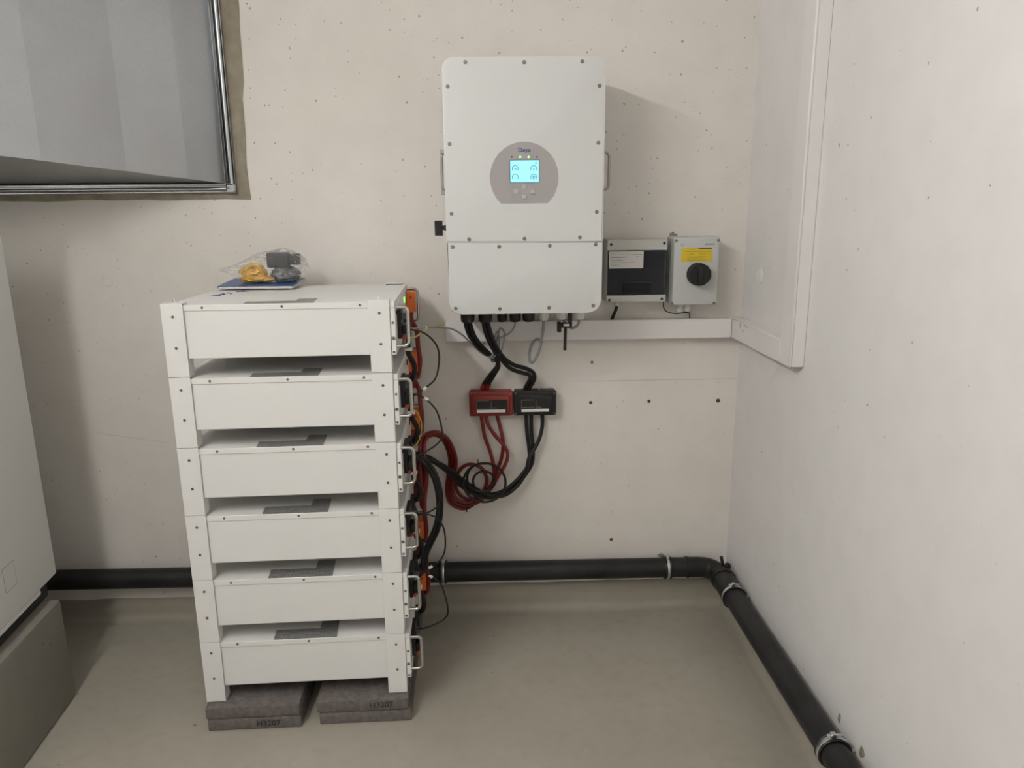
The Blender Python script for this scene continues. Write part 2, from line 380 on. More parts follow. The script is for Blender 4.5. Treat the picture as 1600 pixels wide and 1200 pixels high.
for i in range(NX + 1):
    y = YF * i / NX; k = -.008 + noise.noise(Vector((y * 9, 8, 0))) * .004
    rows.append([b.bm.verts.new((XR + p[0], y, p[1] + (k if p[1] > .1 else 0))) for p in prof])
for i in range(NX):
    for j in range(len(prof) - 1): b.bm.faces.new((rows[i][j], rows[i][j + 1], rows[i + 1][j + 1], rows[i + 1][j]))
struct(b.build('baseboard_right', M['cove'], sharp=60), 'grey floor coating turned up the foot of the right wall')

# wall details: raw mortar round the duct opening, drill holes, plugs of the formwork ties
poly = [(-2.0, 1.392)]
for i in range(26):
    x = -1.95 + i * 0.0485; poly.append((x, 1.394 + noise.noise(Vector((x * 8, 1, 0))) * .006 + noise.noise(Vector((x * 30, 5, 0))) * .0025))
for i in range(22):
    z = 1.392 + i * 0.048; poly.append((-0.7155 + (0.008 if z > 1.7 else 0) + (z - 1.39) * .012 + noise.noise(Vector((z * 9, 2, 0))) * .006, z))
poly += [(-0.70, ZC), (-2.0, ZC)]
tag(MB().prism(poly, 1, -0.002, 0.0).build('mortar_patch', M['mortar'], wb), 'rough brown mortar rim round the duct opening')
for x, y, r in ((923, 629, .0055), (1014, 627, .0055), (1122, 626, .007), (955, 843, .006), (925, 566, .0055)):
    p = PY(x, y, 0); b = MB()
    b.prism([(p.x + r * (1 + .35 * noise.noise(Vector((k, x, 0)))) * math.cos(k * .63), p.z + r * (1 + .35 * noise.noise(Vector((k, x, 3)))) * math.sin(k * .63)) for k in range(10)], 1, -.0008, 0.0)
    b.build('drill_hole', M['mortar'] if y == 566 else M['stain'], wb)
p = PY(168, 440, 0); MB().cyl((p.x, 0, p.z), (p.x, -.002, p.z), .0145, 24, .0125).ring((p.x, -.0004, p.z), (0, 1, 0), .0185, .0011).build('tie_plug', M['wall'], wb)
p = PX(1188, 432, XR); MB().cyl((XR, p.y, p.z), (XR - .004, p.y, p.z), .018, 24, .013).ring((XR - .001, p.y, p.z), (1, 0, 0), .024, .0018).build('tie_plug', M['wall_r'], wr)
for x, y, s_, sd in ((1052, 368, .012, 1), (1033, 868, .011, 2)):
    p = PY(x, y, 0); MB().blob((p.x, 0, p.z), s_ * 1.1, .004, s_ * .8, sd, .6, 2.2, 2).build('mortar_lump', M['mortar'], wb)
for x, y in ((1172, 935), (1347, 1175), (1312, 1122)):
    p = PX(x, y, XR); MB().blob((XR, p.y, p.z), .003, .010 if y != 1122 else .005, .013, x, .6, 2.2, 2).build('mortar_lump', M['mortar'], wr)

# ------------------------------------------------------------------ the lamp of the room (a batten out of frame, above left)
LX = -1.02; LY0, LY1 = -2.9, -1.3; LZ = 2.19
t = thing('ceiling_lamp', 'long fluorescent batten under the ceiling, above left of the camera', 'lamp', (LX, (LY0 + LY1) / 2, 2.36))
MB().box(LX - .04, LX + .04, LY0, LY1, LZ + .05, ZC, .006).build('housing', M['plain'], t)
MB().cyl((LX, LY0 + .02, LZ), (LX, LY1 - .02, LZ), .02, 16).build('tube', M['lamp'], t)
for yy in (LY0, LY1): MB().box(LX - .02, LX + .02, yy - .012, yy + .012, LZ - .03, LZ + .055, .003).build('tube_holder', M['tag'], t)

# ------------------------------------------------------------------ ventilation duct through the back wall, upper left
t = thing('ventilation_duct', 'large galvanised sheet metal air duct entering the back wall at upper left', 'duct', (-1.3, 0, 1.43))
ZT = 2.36
DX = -.777; DZ = 1.440
prof = [(DX, -0.002, DZ)]
for x, y in ((293, 279.5), (199, 268), (64, 251.3), (-20, 241)):
    v = ray(x, y); rx = v.x / v.y; Yd = (rx * CAM_D - DX) / (1.1 - rx)      # straight splay in plan
    p = PY(x, y, Yd); prof.append((p.x, Yd, p.z))
last = Vector(prof[-1]); prof.append((-1.93, -.47, last.z + .006))
dd = (Vector(prof[-2]) - Vector(prof[0])); nrm = Vector((-dd.y, dd.x, 0)).normalized()
if nrm.y > 0: nrm = -nrm
FOLD = (0, .005, -.003, .007, 0, 0)          # the sheet is cross-broken: shallow folds between the panels
for i in range(len(prof) - 1):
    a = Vector(prof[i]) + nrm * FOLD[i]; c = Vector(prof[i + 1]) + nrm * FOLD[i + 1]; th = nrm * -.0012
    b = MB(); q = [a, c]
    top = [Vector((v.x, v.y, ZT)) for v in q]
    v0 = [b.bm.verts.new(v) for v in (q[0], q[1], top[1], top[0])]; v1 = [b.bm.verts.new(v + th) for v in (q[0], q[1], top[1], top[0])]
    b.bm.faces.new(v0); b.bm.faces.new(v1[::-1])
    for k in range(4): b.bm.faces.new((v0[k], v0[(k + 1) % 4], v1[(k + 1) % 4], v1[k]))
    b.build('side_panel', M['duct'], t)
b = MB(); lo = [Vector(p) for p in prof]; le = [Vector((-1.94, p[1], p[2])) for p in prof]; H = Vector((0, 0, .0012))
for i in range(len(prof) - 1):
    for s_, dz in ((1, Vector()), (-1, H)):
        q = [b.bm.verts.new(v + dz) for v in (lo[i], lo[i + 1], le[i + 1], le[i])]; b.bm.faces.new(q[::s_])
b.build('bottom_panel', M['duct'], t)
MB().prism([(p[0], p[1]) for p in prof] + [(-1.94, -.002)], 2, ZT, ZT + .0015).build('top_panel', M['duct'], t)
MB().box(-1.952, -1.94, -.47, -.003, DZ, ZT).build('left_panel', M['duct'], t)
# slip-on flange: rails with a rounded outer bead and a grooved inner leg
def rail(name, p0, p1, out):
    b = MB(); p0 = Vector(p0); p1 = Vector(p1); out = Vector(out)
    b.sweep([p0 + out * .0155 + Vector((0, -.012, 0)), p1 + out * .0155 + Vector((0, -.012, 0))], .0062, 14)
    for o0, o1, y0, y1 in ((-.001, .026, -.004, -.001), (0, .0015, -.026, -.003), (.0055, .0068, -.020, -.003), (.0245, .026, -.014, -.003)):
        a0 = p0 + out * o0; a1 = p1 + out * o1
        b.box(min(a0.x, a1.x), max(a0.x, a1.x), y0, y1, min(a0.z, a1.z), max(a0.z, a1.z), .0006)
    return b.build(name, M['rail'], t)
rail('flange_rail', (DX, 0, DZ - .022), (DX, 0, ZT), (1, 0, 0))
rail('flange_rail', (-1.95, 0, DZ), (DX + .020, 0, DZ), (0, 0, -1))
k = MB().box(DX, DX + .027, -.022, -.002, DZ - .027, DZ - .001, .003).build('corner_bracket', M['rail'], t)
for dx, dz in ((DX + .006, DZ - .012), (DX + .021, DZ - .021), (DX + .021, DZ - .007)): MB().cyl((dx, -.022, dz), (dx, -.0255, dz), .0032, 10).build('bolt', M['screw'] if dx < DX + .01 else M['chrome'], k)

# ------------------------------------------------------------------ plinth and white cabinet on the left
YAW = math.radians(5.0)
t = tag(MB().box(-.80, 0, -1.5, 0, 0, .307, .012, 2).build('concrete_plinth', M['plinth']), 'low raw concrete plinth under the white cabinet at lower left', 'plinth')
t.location = (-1.2126, -.4059, 0); t.rotation_euler = (0, 0, YAW)
t = thing('cabinet', 'tall white sheet metal cabinet standing on the concrete plinth at left', 'cabinet', (-1.240, -.363, .307), math.radians(6.0), local=True)
MB().box(-.66, 0, -1.0, 0, .056, 1.105, .003).build('casing', M['cab'], t)
MB().box(-.66, .0006, -1.0, -.098, .044, .0565, .001).build('bottom_rail', M['cab'], t)
MB().box(-.64, -.022, -.98, -.02, 0, .056).build('foam_base', M['hp'], t)
CI = (Matrix.Translation(t.location) @ Matrix.Rotation(math.radians(6.0), 4, 'Z')).inverted(); cn = CI.to_3x3() @ ray(15, 901); co = CI @ CAM
hc = co + cn * (-co.x / cn.x); hw = .026; hh = .031                     # centre of the small square knock-out on the side sheet
k = MB().box(0, .0007, hc.y - hw, hc.y + hw, hc.z - hh, hc.z + hh).build('knockout_cover', M['cab'], t)
b = MB()
for y0, y1, z0, z1 in ((-hw - .0013, hw + .0013, hh, hh + .0013), (-hw - .0013, hw + .0013, -hh - .0013, -hh), (-hw - .0013, -hw, -hh, hh), (hw, hw + .0013, -hh, hh)): b.box(0, .0005, hc.y + y0, hc.y + y1, hc.z + z0, hc.z + z1)
b.build('seam', M['seam'], k)

# ------------------------------------------------------------------ drain pipe along the walls
PR = .033; PYC = -.042; PZC = .176; PXC = XR - .05
t = thing('drain_pipe', 'black plastic drain pipe along the foot of the back wall to the corner', 'pipe', (0, PYC, PZC - PR))
RZ = .163
PIPE = mat('black_pe_pipe', (0.016, 0.0155, 0.0155), 0.5, noise_amt=.4, noise_scale=14, spec=.35)
MB().cyl((XL + .02, PYC, PZC + .003), (.655, PYC, PZC - .008), PR, 28).build('pipe', PIPE, t)
pts = [Vector((.655, PYC, PZC - .008)), Vector((.70, PYC, PZC - .009))]
for k in range(9):
    a = math.radians(90 * k / 8); pts.append(Vector((PXC - .045 + .045 * math.sin(a), PYC - .045 + .045 * math.cos(a), PZC - .010 - .001 * k)))
pts.append(Vector((PXC, -.15, RZ)))
MB().sweep(pts, PR + .0012, 28).build('elbow', PIPE, t)
MB().cyl((.655, PYC, PZC - .008), (.662, PYC, PZC - .008), PR + .003, 28).build('weld_bead', PIPE, t)
MB().cyl((PXC, -.118, RZ + .002), (PXC, -.136, RZ + .001), PR + .0065, 28).build('socket_collar', PIPE, t)
k = MB().cyl((PXC, -.136, RZ + .001), (PXC, -.236, RZ), PR + .0035, 28).build('socket', PIPE, t)
MB().cyl((PXC + .012, -.082, RZ + PR - .004), (PXC + .006, -.078, RZ + PR + .026), .0055, 10).blob((PXC + .022, -.10, RZ + PR + .002), .010, .012, .012, 3, .2).build('weld_contact', M['black'], t)
MB().cyl((PXC, -.236, RZ), (PXC, YF + .02, RZ + .012), PR, 28).build('lower_pipe', PIPE, t)
def clamp(c, axis, wall, label):
    c = Vector(c); axis = Vector(axis); wall = Vector(wall)
    q = thing('pipe_clamp', label, 'clamp', c - Vector((0, 0, PR)), 0, 'pipe clamps on the black drain pipe')
    MB().ring(c, axis, PR + .003, .0038, 32, 8, 1.5).build('band', M['zinc'], q)
    MB().ring(c - axis * .009, axis, PR + .0032, .003, 30, 6, 1.2).ring(c + axis * .009, axis, PR + .0032, .003, 30, 6, 1.2).build('rubber_lining', M['black'], q)
    up = c + Vector((0, 0, PR + .006)) - wall * .004
    MB().box(up.x - .006, up.x + .006, up.y - .006, up.y + .006, up.z - .003, up.z + .008, .001).build('lug', M['zinc'], q)
    MB().cyl(up + Vector((0, 0, .003)) - wall * .014, up + Vector((0, 0, .003)) + wall * .022, .0028, 8).build('screw', M['zinc'], q)
    MB().cyl(c + wall * PR, c + wall * (.0415 if abs(wall.y) else .0495), .0045, 8).build('wall_bolt', M['zinc'], q)
p = PY(693, 893, PYC); clamp((p.x, PYC, PZC - .004), (1, 0, 0), (0, 1, 0), 'zinc pipe clamp on the back wall pipe, right beside the battery stack')
p = PY(1042, 888, PYC); clamp((p.x, PYC, PZC - .008), (1, 0, 0), (0, 1, 0), 'zinc pipe clamp on the back wall pipe, near the room corner')
clamp((PXC, -.236, RZ), (0, 1, 0), (1, 0, 0), 'zinc pipe clamp on the right wall pipe, just after the elbow')
clamp((PXC, -.925, RZ + .003), (0, 1, 0), (1, 0, 0), 'zinc pipe clamp on the right wall pipe, nearest the camera')

# ------------------------------------------------------------------ cable trunking
T = .04; ZB = .956; ZTK = 1.016
t = thing('cable_trunking', 'white plastic cable trunking running level along the back wall below the inverter', 'trunking', (.31, 0, ZB))
MB().box(-.136, XR - .001, -.030, -.0005, ZB, ZTK, .0012).build('base', M['pvc'], t)
MB().box(-.136, XR - T - .0015, -T, -.0295, ZB - .001, ZTK + .001, .002).build('lid', M['pvc'], t)
t = thing('cable_trunking', 'short white plastic trunking running level along the right wall from the corner', 'trunking', (XR, -.22, ZB))
MB().box(XR - .030, XR - .0005, -.428, -T - .0005, ZB, ZTK, .0012).build('base', M['pvc'], t)
k = MB().box(XR - T, XR - .0295, -.428, -.031, ZB - .001, ZTK + .001, .002).build('lid', M['pvc'], t)
b = MB()
for x0, y0, x1, y1 in ((1156, 505, 1157, 513), (1162, 508, 1168, 512), (1160, 517, 1163, 518)):
    b.tube([PX(x0, y0, XR - T - .0006), PX((x0 + x1) / 2, (y0 + y1) / 2 - .6, XR - T - .0006), PX(x1, y1, XR - T - .0006)], .0011, 5, 2)
b.build('pencil_mark', mat('faint_pencil', (.42, .42, .42), .6), k)
t = thing('cable_trunking', 'white plastic cable trunking rising vertically up the right wall', 'trunking', (XR, -.462, ZB))
MB().box(XR - .033, XR - .0005, -.4945, -.4295, ZB - .0005, ZC - .002, .0012).build('base', M['pvc'], t)
MB().box(XR - T, XR - .0325, -.496, -.4285, ZB - .001, ZC - .002, .0025).build('lid', M['pvc'], t)

# ------------------------------------------------------------------ inverter
YI = -.285
t = thing('inverter', 'large white wall-mounted inverter with a lit display, left of the grey boxes', 'inverter', (.1, 0, 1.0747))
MB().box(-.106, .306, -.258, -.022, 1.079, 1.735, .006, 2).build('housing', M['inverter'], t)
MB().box(-.02, .22, -.0225, -.0005, 1.25, 1.70, .002).build('wall_bracket', M['zinc'], t)
uc = MB().prism(rrect(-.1118, .3132, 1.2709, 1.7400, .001, .001, .030, .030), 1, YI, YI + .026, .0028, 3).build('upper_cover', M['inverter'], t)
lc = MB().prism(rrect(-.1112, .3125, 1.0747, 1.2703, .036, .036, .001, .001), 1, YI, YI + .026, .0028, 3).build('lower_cover', M['inverter'], t)
MB().box(-.104, .304, YI + .0262, YI + .0288, 1.082, 1.732).build('gasket', M['seam'], t)
def screw(p, d, r, parent, m=None, n=12):
    p = Vector(p); d = Vector(d)
    b = MB().cyl(p, p + d * r * .45, r, n, r * .8)
    b.cyl(p + d * r * .46, p + d * r * .5, r * .42, 6)
    return b.build('screw', m or M['screwl'], parent)
for x, y in ((727, 97), (819, 97), (910, 96), (699.5, 135), (702.5, 225), (705.5, 334), (937, 134), (935, 223), (932.5, 331), (733, 374), (819.5, 373), (906, 371)): screw(PY(x, y, YI), (0, -1, 0), .0052, uc)
for x, y in ((707, 386), (780, 385.5), (859, 384), (931, 382), (712, 482), (781, 482.5), (858, 481), (927, 477.5)): screw(PY(x, y, YI), (0, -1, 0), .0052, lc)
pc = (.1, 1.4392); R_ = .0912
pts = circ(pc[0], pc[1], R_, 56, -47, 227)
dp = MB().prism(pts, 1, YI - .0012, YI, .0004, 1).build('display_panel', M['panel'], t)
def onp(x, y): return PY(x, y, YI - .0012)
a = onp(797.3, 250.8); c = onp(841.8, 284.6)
MB().prism(rrect(a.x - .0015, c.x + .0015, c.z - .0015, a.z + .0015, .002, .002, .002, .002, 3), 1, YI - .002, YI - .0012).build('bezel', M['bezel'], dp)
MB().box(a.x, c.x, YI - .0024, YI - .002, c.z, a.z).build('screen', M['screen'], dp)
b = MB()
def arc(cx, cz, r, w, a0, a1, y, n=14):
    o = circ(cx, cz, r, n, a0, a1); i = circ(cx, cz, r - w, n, a0, a1)
    for k in range(n - 1): b.prism([o[k], o[k + 1], i[k + 1], i[k]], 1, y - .0003, y)
for x, y in ((805, 263.5), (834, 263.5), (805, 277), (834, 277)):
    p = onp(x, y); arc(p.x, p.z, .0088, .0016, -35, 215, YI - .0024)
    q = .0030
    if (x, y) == (805, 263.5): b.box(p.x - .0035, p.x, YI - .0027, YI - .0024, p.z, p.z + .002); b.box(p.x, p.x + .0035, YI - .0027, YI - .0024, p.z - .002, p.z)
    elif (x, y) == (834, 263.5): b.box(p.x - .0012, p.x + .0012, YI - .0027, YI - .0024, p.z - .004, p.z + .002)
    elif (x, y) == (805, 277): b.box(p.x - .0012, p.x + .0012, YI - .0027, YI - .0024, p.z - .003, p.z - .001)
    else: arc(p.x, p.z, .0045, .0016, 0, 360, YI - .0024); b.box(p.x - .001, p.x + .001, YI - .0027, YI - .0024, p.z - .003, p.z + .003)
p = onp(838, 254.5); arc(p.x, p.z, .003, .001, 0, 360, YI - .0024)
tag(b.build('gauge_marks', M['lcdink'], dp), kind='stuff')
p = onp(819.3, 234.5)
text('maker_lettering', 'Deye', .0158, M['ink'], dp, (p.x, YI - .0013, p.z), FACE, .0002, .00035)
for i, x in enumerate((799.7, 812.8, 826, 839)):
    p = onp(x, 245.3); on = i in (1, 2)
    l_ = MB().prism(circ(p.x, p.z, .0029 if on else .0021, 12), 1, YI - .0018, YI - .0012).build('indicator_light', M['ledg'] if on else M['black'], dp)
    if on:
        l_['label'] = 'lit green indicator'
        MB().box(p.x - .0007, p.x + .0007, YI - .0021, YI - .0018, p.z - .0018, p.z + .0018).build('glow_core', M['ledw'], t)
for x, y in ((819.3, 291.5), (806.3, 299.5), (832.7, 299.5), (819.3, 307.5)):
    p = onp(x, y); MB().prism(rrect(p.x - .0068, p.x + .0068, p.z - .0066, p.z + .0066, .004, .004, .004, .004, 4), 1, YI - .0032, YI - .0012, .0014, 2).build('button', M['button'], dp)
# side handles, isolator knob
def u_handle(x, sx, y, z0, z1, reach, r, parent, name='handle', m=None):
    d = sx * reach; q = min(.012, reach * .55)
    pts = [(x, y, z1), (x + d - sx * q, y, z1)]
    for k in range(1, 5):
        a = math.radians(90 * k / 5); pts.append((x + d - sx * q + sx * q * math.sin(a), y, z1 - q + q * math.cos(a)))
    pts += [(x + d, y, z1 - q), (x + d, y, z0 + q)]
    for k in range(1, 5):
        a = math.radians(90 * k / 5); pts.append((x + d - sx * q + sx * q * math.cos(a), y, z0 + q - q * math.sin(a)))
    pts += [(x + d - sx * q, y, z0), (x, y, z0)]
    return MB().sweep(pts, r, 10).build(name, m or M['chrome'], parent)
HY = -.14
hz1 = PY(948, 238, HY).z; hz0 = PY(948, 296, HY).z; hx = PY(951.5, 266, HY).x
u_handle(.306, 1, HY, hz0, hz1, hx - .306, .0040, t, m=M['handle'])
hx = PY(690.5, 266, HY).x; zl1 = PY(690, 240, HY).z; zl0 = PY(692, 299, HY).z
u_handle(-.106, -1, HY, zl0, zl1, abs(hx + .106), .0040, t, m=M['handle'])
for z in (zl1 + .004, zl0 - .004): MB().box(hx - .003, -.1055, HY - .012, HY + .004, z - .006, z + .006, .001).build('handle_bracket', M['handle'], t)
for y in (151, 169): p = PY(691, y, -.2); MB().cyl((-.106, -.2, p.z), (-.113, -.2, p.z), .004, 10).build('side_bolt', M['screw'], t)
KY = -.16; p = PY(685, 356, KY)
kx0 = PY(679.5, 356, KY).x; kx1 = PY(692, 356, KY).x
k = MB().cyl((-.106, KY, p.z), (kx1 - .002, KY, p.z), .012, 14, .005).build('isolator_knob', M['black'], t)
MB().prism([(KY - .012, p.z - .022), (KY + .012, p.z - .022), (KY + .014, p.z + .020), (KY - .014, p.z + .020)], 0, kx0, kx1 - .001, .002).build('grip', M['black'], k)
# cable glands under the inverter
def gland(x, y, Y, r, m, parent=None, top=1.0790, L=None):
    z0 = PY(x, y, Y).z; cx = PY(x, y, Y).x
    b = MB().cyl((cx, Y, top + .002), (cx, Y, z0 + (top - z0) * .30), r, 14)
    b.cyl((cx, Y, z0 + (top - z0) * .30), (cx, Y, z0 + (top - z0) * .10), r, 14, r * .93).cyl((cx, Y, z0 + (top - z0) * .10), (cx, Y, z0), r * .93, 14, r * .74)
    b.build('cable_gland', m, parent if parent is not None else t)
    return Vector((cx, Y, z0))
gl = {}
for key, x, y, Y, r, m in (('a', 731, 504, -.2, .0205, M['black']), ('b', 758.5, 503.5, -.2, .0205, M['black']), ('c', 784.5, 502.5, -.17, .0145, M['black']), ('d', 805, 502.5, -.17, .0165, M['black']),
                           ('e', 826, 502, -.17, .0185, M['black']), ('f', 850, 500, -.16, .0155, M['gland']), ('g', 877.5, 499, -.16, .0155, M['gland']), ('h', 905, 498.5, -.16, .0165, M['gland'])):
    gl[key] = gland(x, y, Y, r, m)
# data stick with antenna
t2 = thing('antenna_stick', 'short black rod antenna hanging from the underside of the inverter', 'antenna', gl['g'])
q = PY(882, 507, -.16)
MB().box(q.x - .022, q.x - .010, -.172, -.150, q.z - .022, q.z + .008, .002).box(q.x - .020, q.x + .022, -.170, -.152, q.z - .008, q.z + .006, .002).build('plug_body', M['black'], t2)
MB().box(q.x + .010, q.x + .022, -.168, -.154, q.z - .008, 1.0795, .0015).build('clip', M['black'], t2)
MB().box(q.x - .004, q.x + .014, -.1735, -.170, q.z - .003, q.z + .004, .001).build('label_sleeve', M['tag'], t2)
e = PY(882.5, 547, -.16)
MB().cyl((q.x + .003, -.161, q.z - .006), (e.x, -.161, e.z), .0046, 12).build('rod', M['black'], t2)

# ------------------------------------------------------------------ small grey boxes right of the inverter
def flatbox(pts, Y): q = [PY(x, y, Y) for x, y in pts]; return min(p.x for p in q), max(p.x for p in q), min(p.z for p in q), max(p.z for p in q)
t = thing('breaker_box', 'light grey distribution box with smoked door and white label beside the inverter', 'fuse box', (.45, 0, 1.078))
x0, x1, z0, z1 = .3585, .5415, 1.078, 1.2655; YB = -.082
MB().box(x0 - .001, x1 + .001, -.045, -.0005, z0 - .001, z1 + .001, .004, 2).build('base', M['boxgrey'], t)
MB().box(x0, x1, -.066, -.0455, z0, z1, .003).build('body', M['boxgrey'], t)
zt0 = PY(995, 391.5, YB).z; zb1 = PY(995, 461, YB).z
MB().box(x0, x1, YB, -.0655, zt0, z1, .004, 2).build('top_strip', M['boxgrey'], t)
MB().box(x0, x1, YB, -.0655, z0, zb1, .004, 2).build('bottom_strip', M['boxgrey'], t)
MB().box(x0 + .004, x1 - .004, -.0682, -.0662, zb1, zt0).build('inner_panel', mat('dark_inner_panel', (.26, .26, .27), .6), t)
xa = PY(974, 450, YB).x; xb = PY(1017, 450, YB).x; za = PY(995, 440, YB).z; zb = PY(995, 460.5, YB).z
br = MB().box(xa, xb, -.075, -.0682, zb + .002, za, .001).build('breaker', M['black'], t)
MB().box(xa + .006, xb - .006, -.0775, -.075, zb + .010, zb + .016, .001).build('toggle', M['black'], br)
dr = MB().box(x0 + .003, x1 - .003, YB + .001, YB + .0025, zb1 + .001, zt0 - .001).build('door', M['door'], t)
MB().box(xa - .002, xb + .002, YB - .0015, YB + .001, za - .004, za + .001, .0005).build('door_grip', M['black'], dr)
la = PY(952, 393, YB); lb = PY(1005, 419, YB)
lab = MB().box(la.x, lb.x, YB - .0004, YB + .001, lb.z, la.z).build('paper_label', M['paper'], dr)
b = MB(); random.seed(3); w = lb.x - la.x; h = la.z - lb.z
def dashes(b, X0, X1, Zc, ht, Y, gap=.0012, lo=.002, hi=.007, ax=1):
    x = X0
    while x < X1:
        l = min(random.uniform(lo, hi), X1 - x)
        b.box(x, x + l, Y - .0002, Y, Zc - ht / 2, Zc + ht / 2); x += l + gap
for r_, x_a, x_b, ht in ((.10, .06, .20, .0016), (.10, .33, .45, .0016), (.10, .53, .62, .0012), (.10, .68, .95, .0016), (.24, .05, .48, .0026), (.22, .78, .88, .0016), (.42, .05, .40, .0014), (.56, .05, .78, .0014), (.70, .05, .3, .0012)):
    dashes(b, la.x + w * x_a, la.x + w * x_b, la.z - h * (r_ + .1), ht, YB - .0004)
tag(b.build('small_print', M['greyink'], t), 'rows of tiny grey print on the paper label')
for x, y in ((955, 382), (1038, 380), (952, 469), (1034, 467)):
    p = PY(x, y, YB); MB().cyl((p.x, YB - .0006, p.z), (p.x, YB, p.z), .0042, 12).build('screw', M['black'], t)
q = PY(964, 480, -.05); gland(964, 478, -.04, .010, M['gland'], t, z0 + .001)

t = thing('isolator_switch', 'grey rotary isolator box with yellow sticker and round black knob', 'switch', (.627, 0, 1.066))
x0, x1, z0, z1 = .559, .6975, 1.067, 1.2705; YB2 = -.092
MB().prism(rrect(x0 - .001, x1 + .001, z0 - .001, z1 + .001, .006, .006, .006, .006, 4), 1, -.05, -.0005).build('base', M['boxgrey2'], t)
cv = MB().prism(rrect(x0, x1, z0, z1, .006, .006, .006, .006, 4), 1, YB2, -.0505, .006, 3).build('cover', M['boxgrey2'], t)
p = PY(1090, 428, YB2)
kb = MB().cyl((p.x, YB2, p.z), (p.x, YB2 - .008, p.z), .034, 36).build('knob_rosette', M['black'], t)
b = MB(); outl = []
for k in range(48):
    a = 2 * math.pi * k / 48; r = .0325 if k % 4 < 3 else .0308
    outl.append((p.x + r * math.cos(a), p.z + r * math.sin(a)))
b.prism(outl, 1, YB2 - .034, YB2 - .008, .003, 2).box(p.x - .008, p.x + .008, YB2 - .041, YB2 - .034, p.z - .026, p.z + .026, .002)
b.build('knob', M['black'], kb)
a = PY(1065, 387.5, YB2); c = PY(1112, 408.5, YB2); w = c.x - a.x; h = a.z - c.z
st = MB().box(a.x, c.x, YB2 - .0006, YB2 - .0001, c.z, a.z).build('yellow_sticker', M['yellow'], cv)
b = MB(); Ys = YB2 - .0006
dashes(b, a.x + w * .18, a.x + w * .52, a.z - h * .10, .0016, Ys); dashes(b, a.x + w * .12, a.x + w * .95, a.z - h * .27, .0014, Ys)
b.prism([(a.x + w * .12, a.z - h * .55), (a.x + w * .19, a.z - h * .44), (a.x + w * .21, a.z - h * .40), (a.x + w * .17, a.z - h * .52)], 1, Ys - .0002, Ys)
dashes(b, a.x + w * .25, a.x + w * .42, a.z - h * .45, .0016, Ys); dashes(b, a.x + w * .60, a.x + w * .78, a.z - h * .45, .0016, Ys)
for i in range(4): dashes(b, a.x + w * .2, a.x + w * (.80 if i != 1 else .70), a.z - h * (.64 + i * .085), .0012, Ys, .0008)
tag(b.build('sticker_print', M['yink'], t), 'dark tiny print on the yellow sticker')
b = MB(); dashes(b, a.x + w * .55, a.x + w * .99, a.z - h * .04, .0038, Ys, .0006, .002, .004); b.build('bold_print', M['black'], t)
b = MB(); q = PY(1110, 381.5, YB2); b.prism(circ(q.x - .013, q.z, .0022, 10), 1, YB2 - .0006, YB2); dashes(b, q.x - .010, q.x + .0135, q.z, .003, YB2 - .0002, .0005, .0018, .003); q = PY(1066, 382, YB2)
dashes(b, q.x - .004, q.x + .005, q.z + .001, .0014, YB2 - .0002); dashes(b, q.x - .004, q.x + .005, q.z - .003, .0014, YB2 - .0002); b.build('cover_print', mat('green_grey_print', (.12, .17, .15), .6), t)
for x, y in ((1057, 376), (1122.5, 375.5), (1050.5, 474), (1115.5, 473.5)):
    q = PY(x, y, YB2); MB().cyl((q.x, YB2 - .0006, q.z), (q.x, YB2 + .001, q.z), .0042, 12).build('screw', M['screw'], t)
gland(1062, 487, -.05, .010, M['gland'], t, z0 + .002); gland(1074, 486, -.05, .009, M['gland'], t, z0 + .002)

# ------------------------------------------------------------------ busbar boxes
def busbar(px0, px1, m, label):
    x0 = PY(px0, 631, -.05).x; x1 = PY(px1, 631, -.05).x; z0, z1 = .713, .794
    q = thing('busbar_box', label, 'busbar box', ((x0 + x1) / 2, 0, z0))
    MB().prism(rrect(x0 + .002, x1 - .002, z0 + .002, z1 - .002, .006, .006, .006, .006, 4), 1, -.030, -.0005).build('base', m, q)
    cv = MB().prism(rrect(x0, x1, z0, z1, .006, .006, .006, .006, 4), 1, -.044, -.0302, .003, 2).build('cover', m, q)
    xa, xb = x0 + .011, x1 - .011; za, zb = z0 + .009, z1 - .012
    fr = rrect(xa, xb, za, zb, .006, .006, .006, .006, 4)
    MB().prism(fr, 1, -.050, -.0435, .003, 2).build('raised_frame', m, cv)
    xa, xb = x0 + .022, x1 - .018; za, zb = z0 + .013, z1 - .026
    MB().prism(rrect(xa, xb, za, zb, .003, .003, .003, .003, 3), 1, -.0512, -.0499).build('black_window', M['black'], cv)
    b = MB(); b.box(xa + .002, xb - .006, -.0516, -.0512, za + .001, za + .0105); b.build('white_strip', M['tag'], q)
    b = MB(); b.box(xa + .002, xa + .0028, -.0515, -.0512, za + .011, zb - .002); b.box(xa + .048, xa + .0488, -.0515, -.0512, za + .011, zb - .003)
    dashes(b, xa + .003, xa + .042, zb - .002, .0012, -.0512); dashes(b, xa + .003, xa + .044, za + .0165, .001, -.0512); dashes(b, xa + .05, xa + .066, za + .0165, .0012, -.0512)
    b.build('window_print', mat('pale_print', (.34, .33, .32), .6), q)
    for sx in (x0 + .006, x1 - .006):
        for sz in (z0 + .007, z1 - .007): MB().cyl((sx, -.0442, sz), (sx, -.0458, sz), .0028, 10).build('screw', M['screw'] if m is M['black'] else M['redbox'], q)
    return q
busbar(733, 801.5, M['redbox'], 'small red plastic busbar box on the wall below the inverter')
bb = busbar(803, 869.5, M['black'], 'small black plastic busbar box on the wall beside the red one')
p = PY(842, 614, -.04); MB().cyl((p.x, -.036, .794), (p.x, -.036, .798), .004, 10).build('top_screw', M['chrome'], bb)

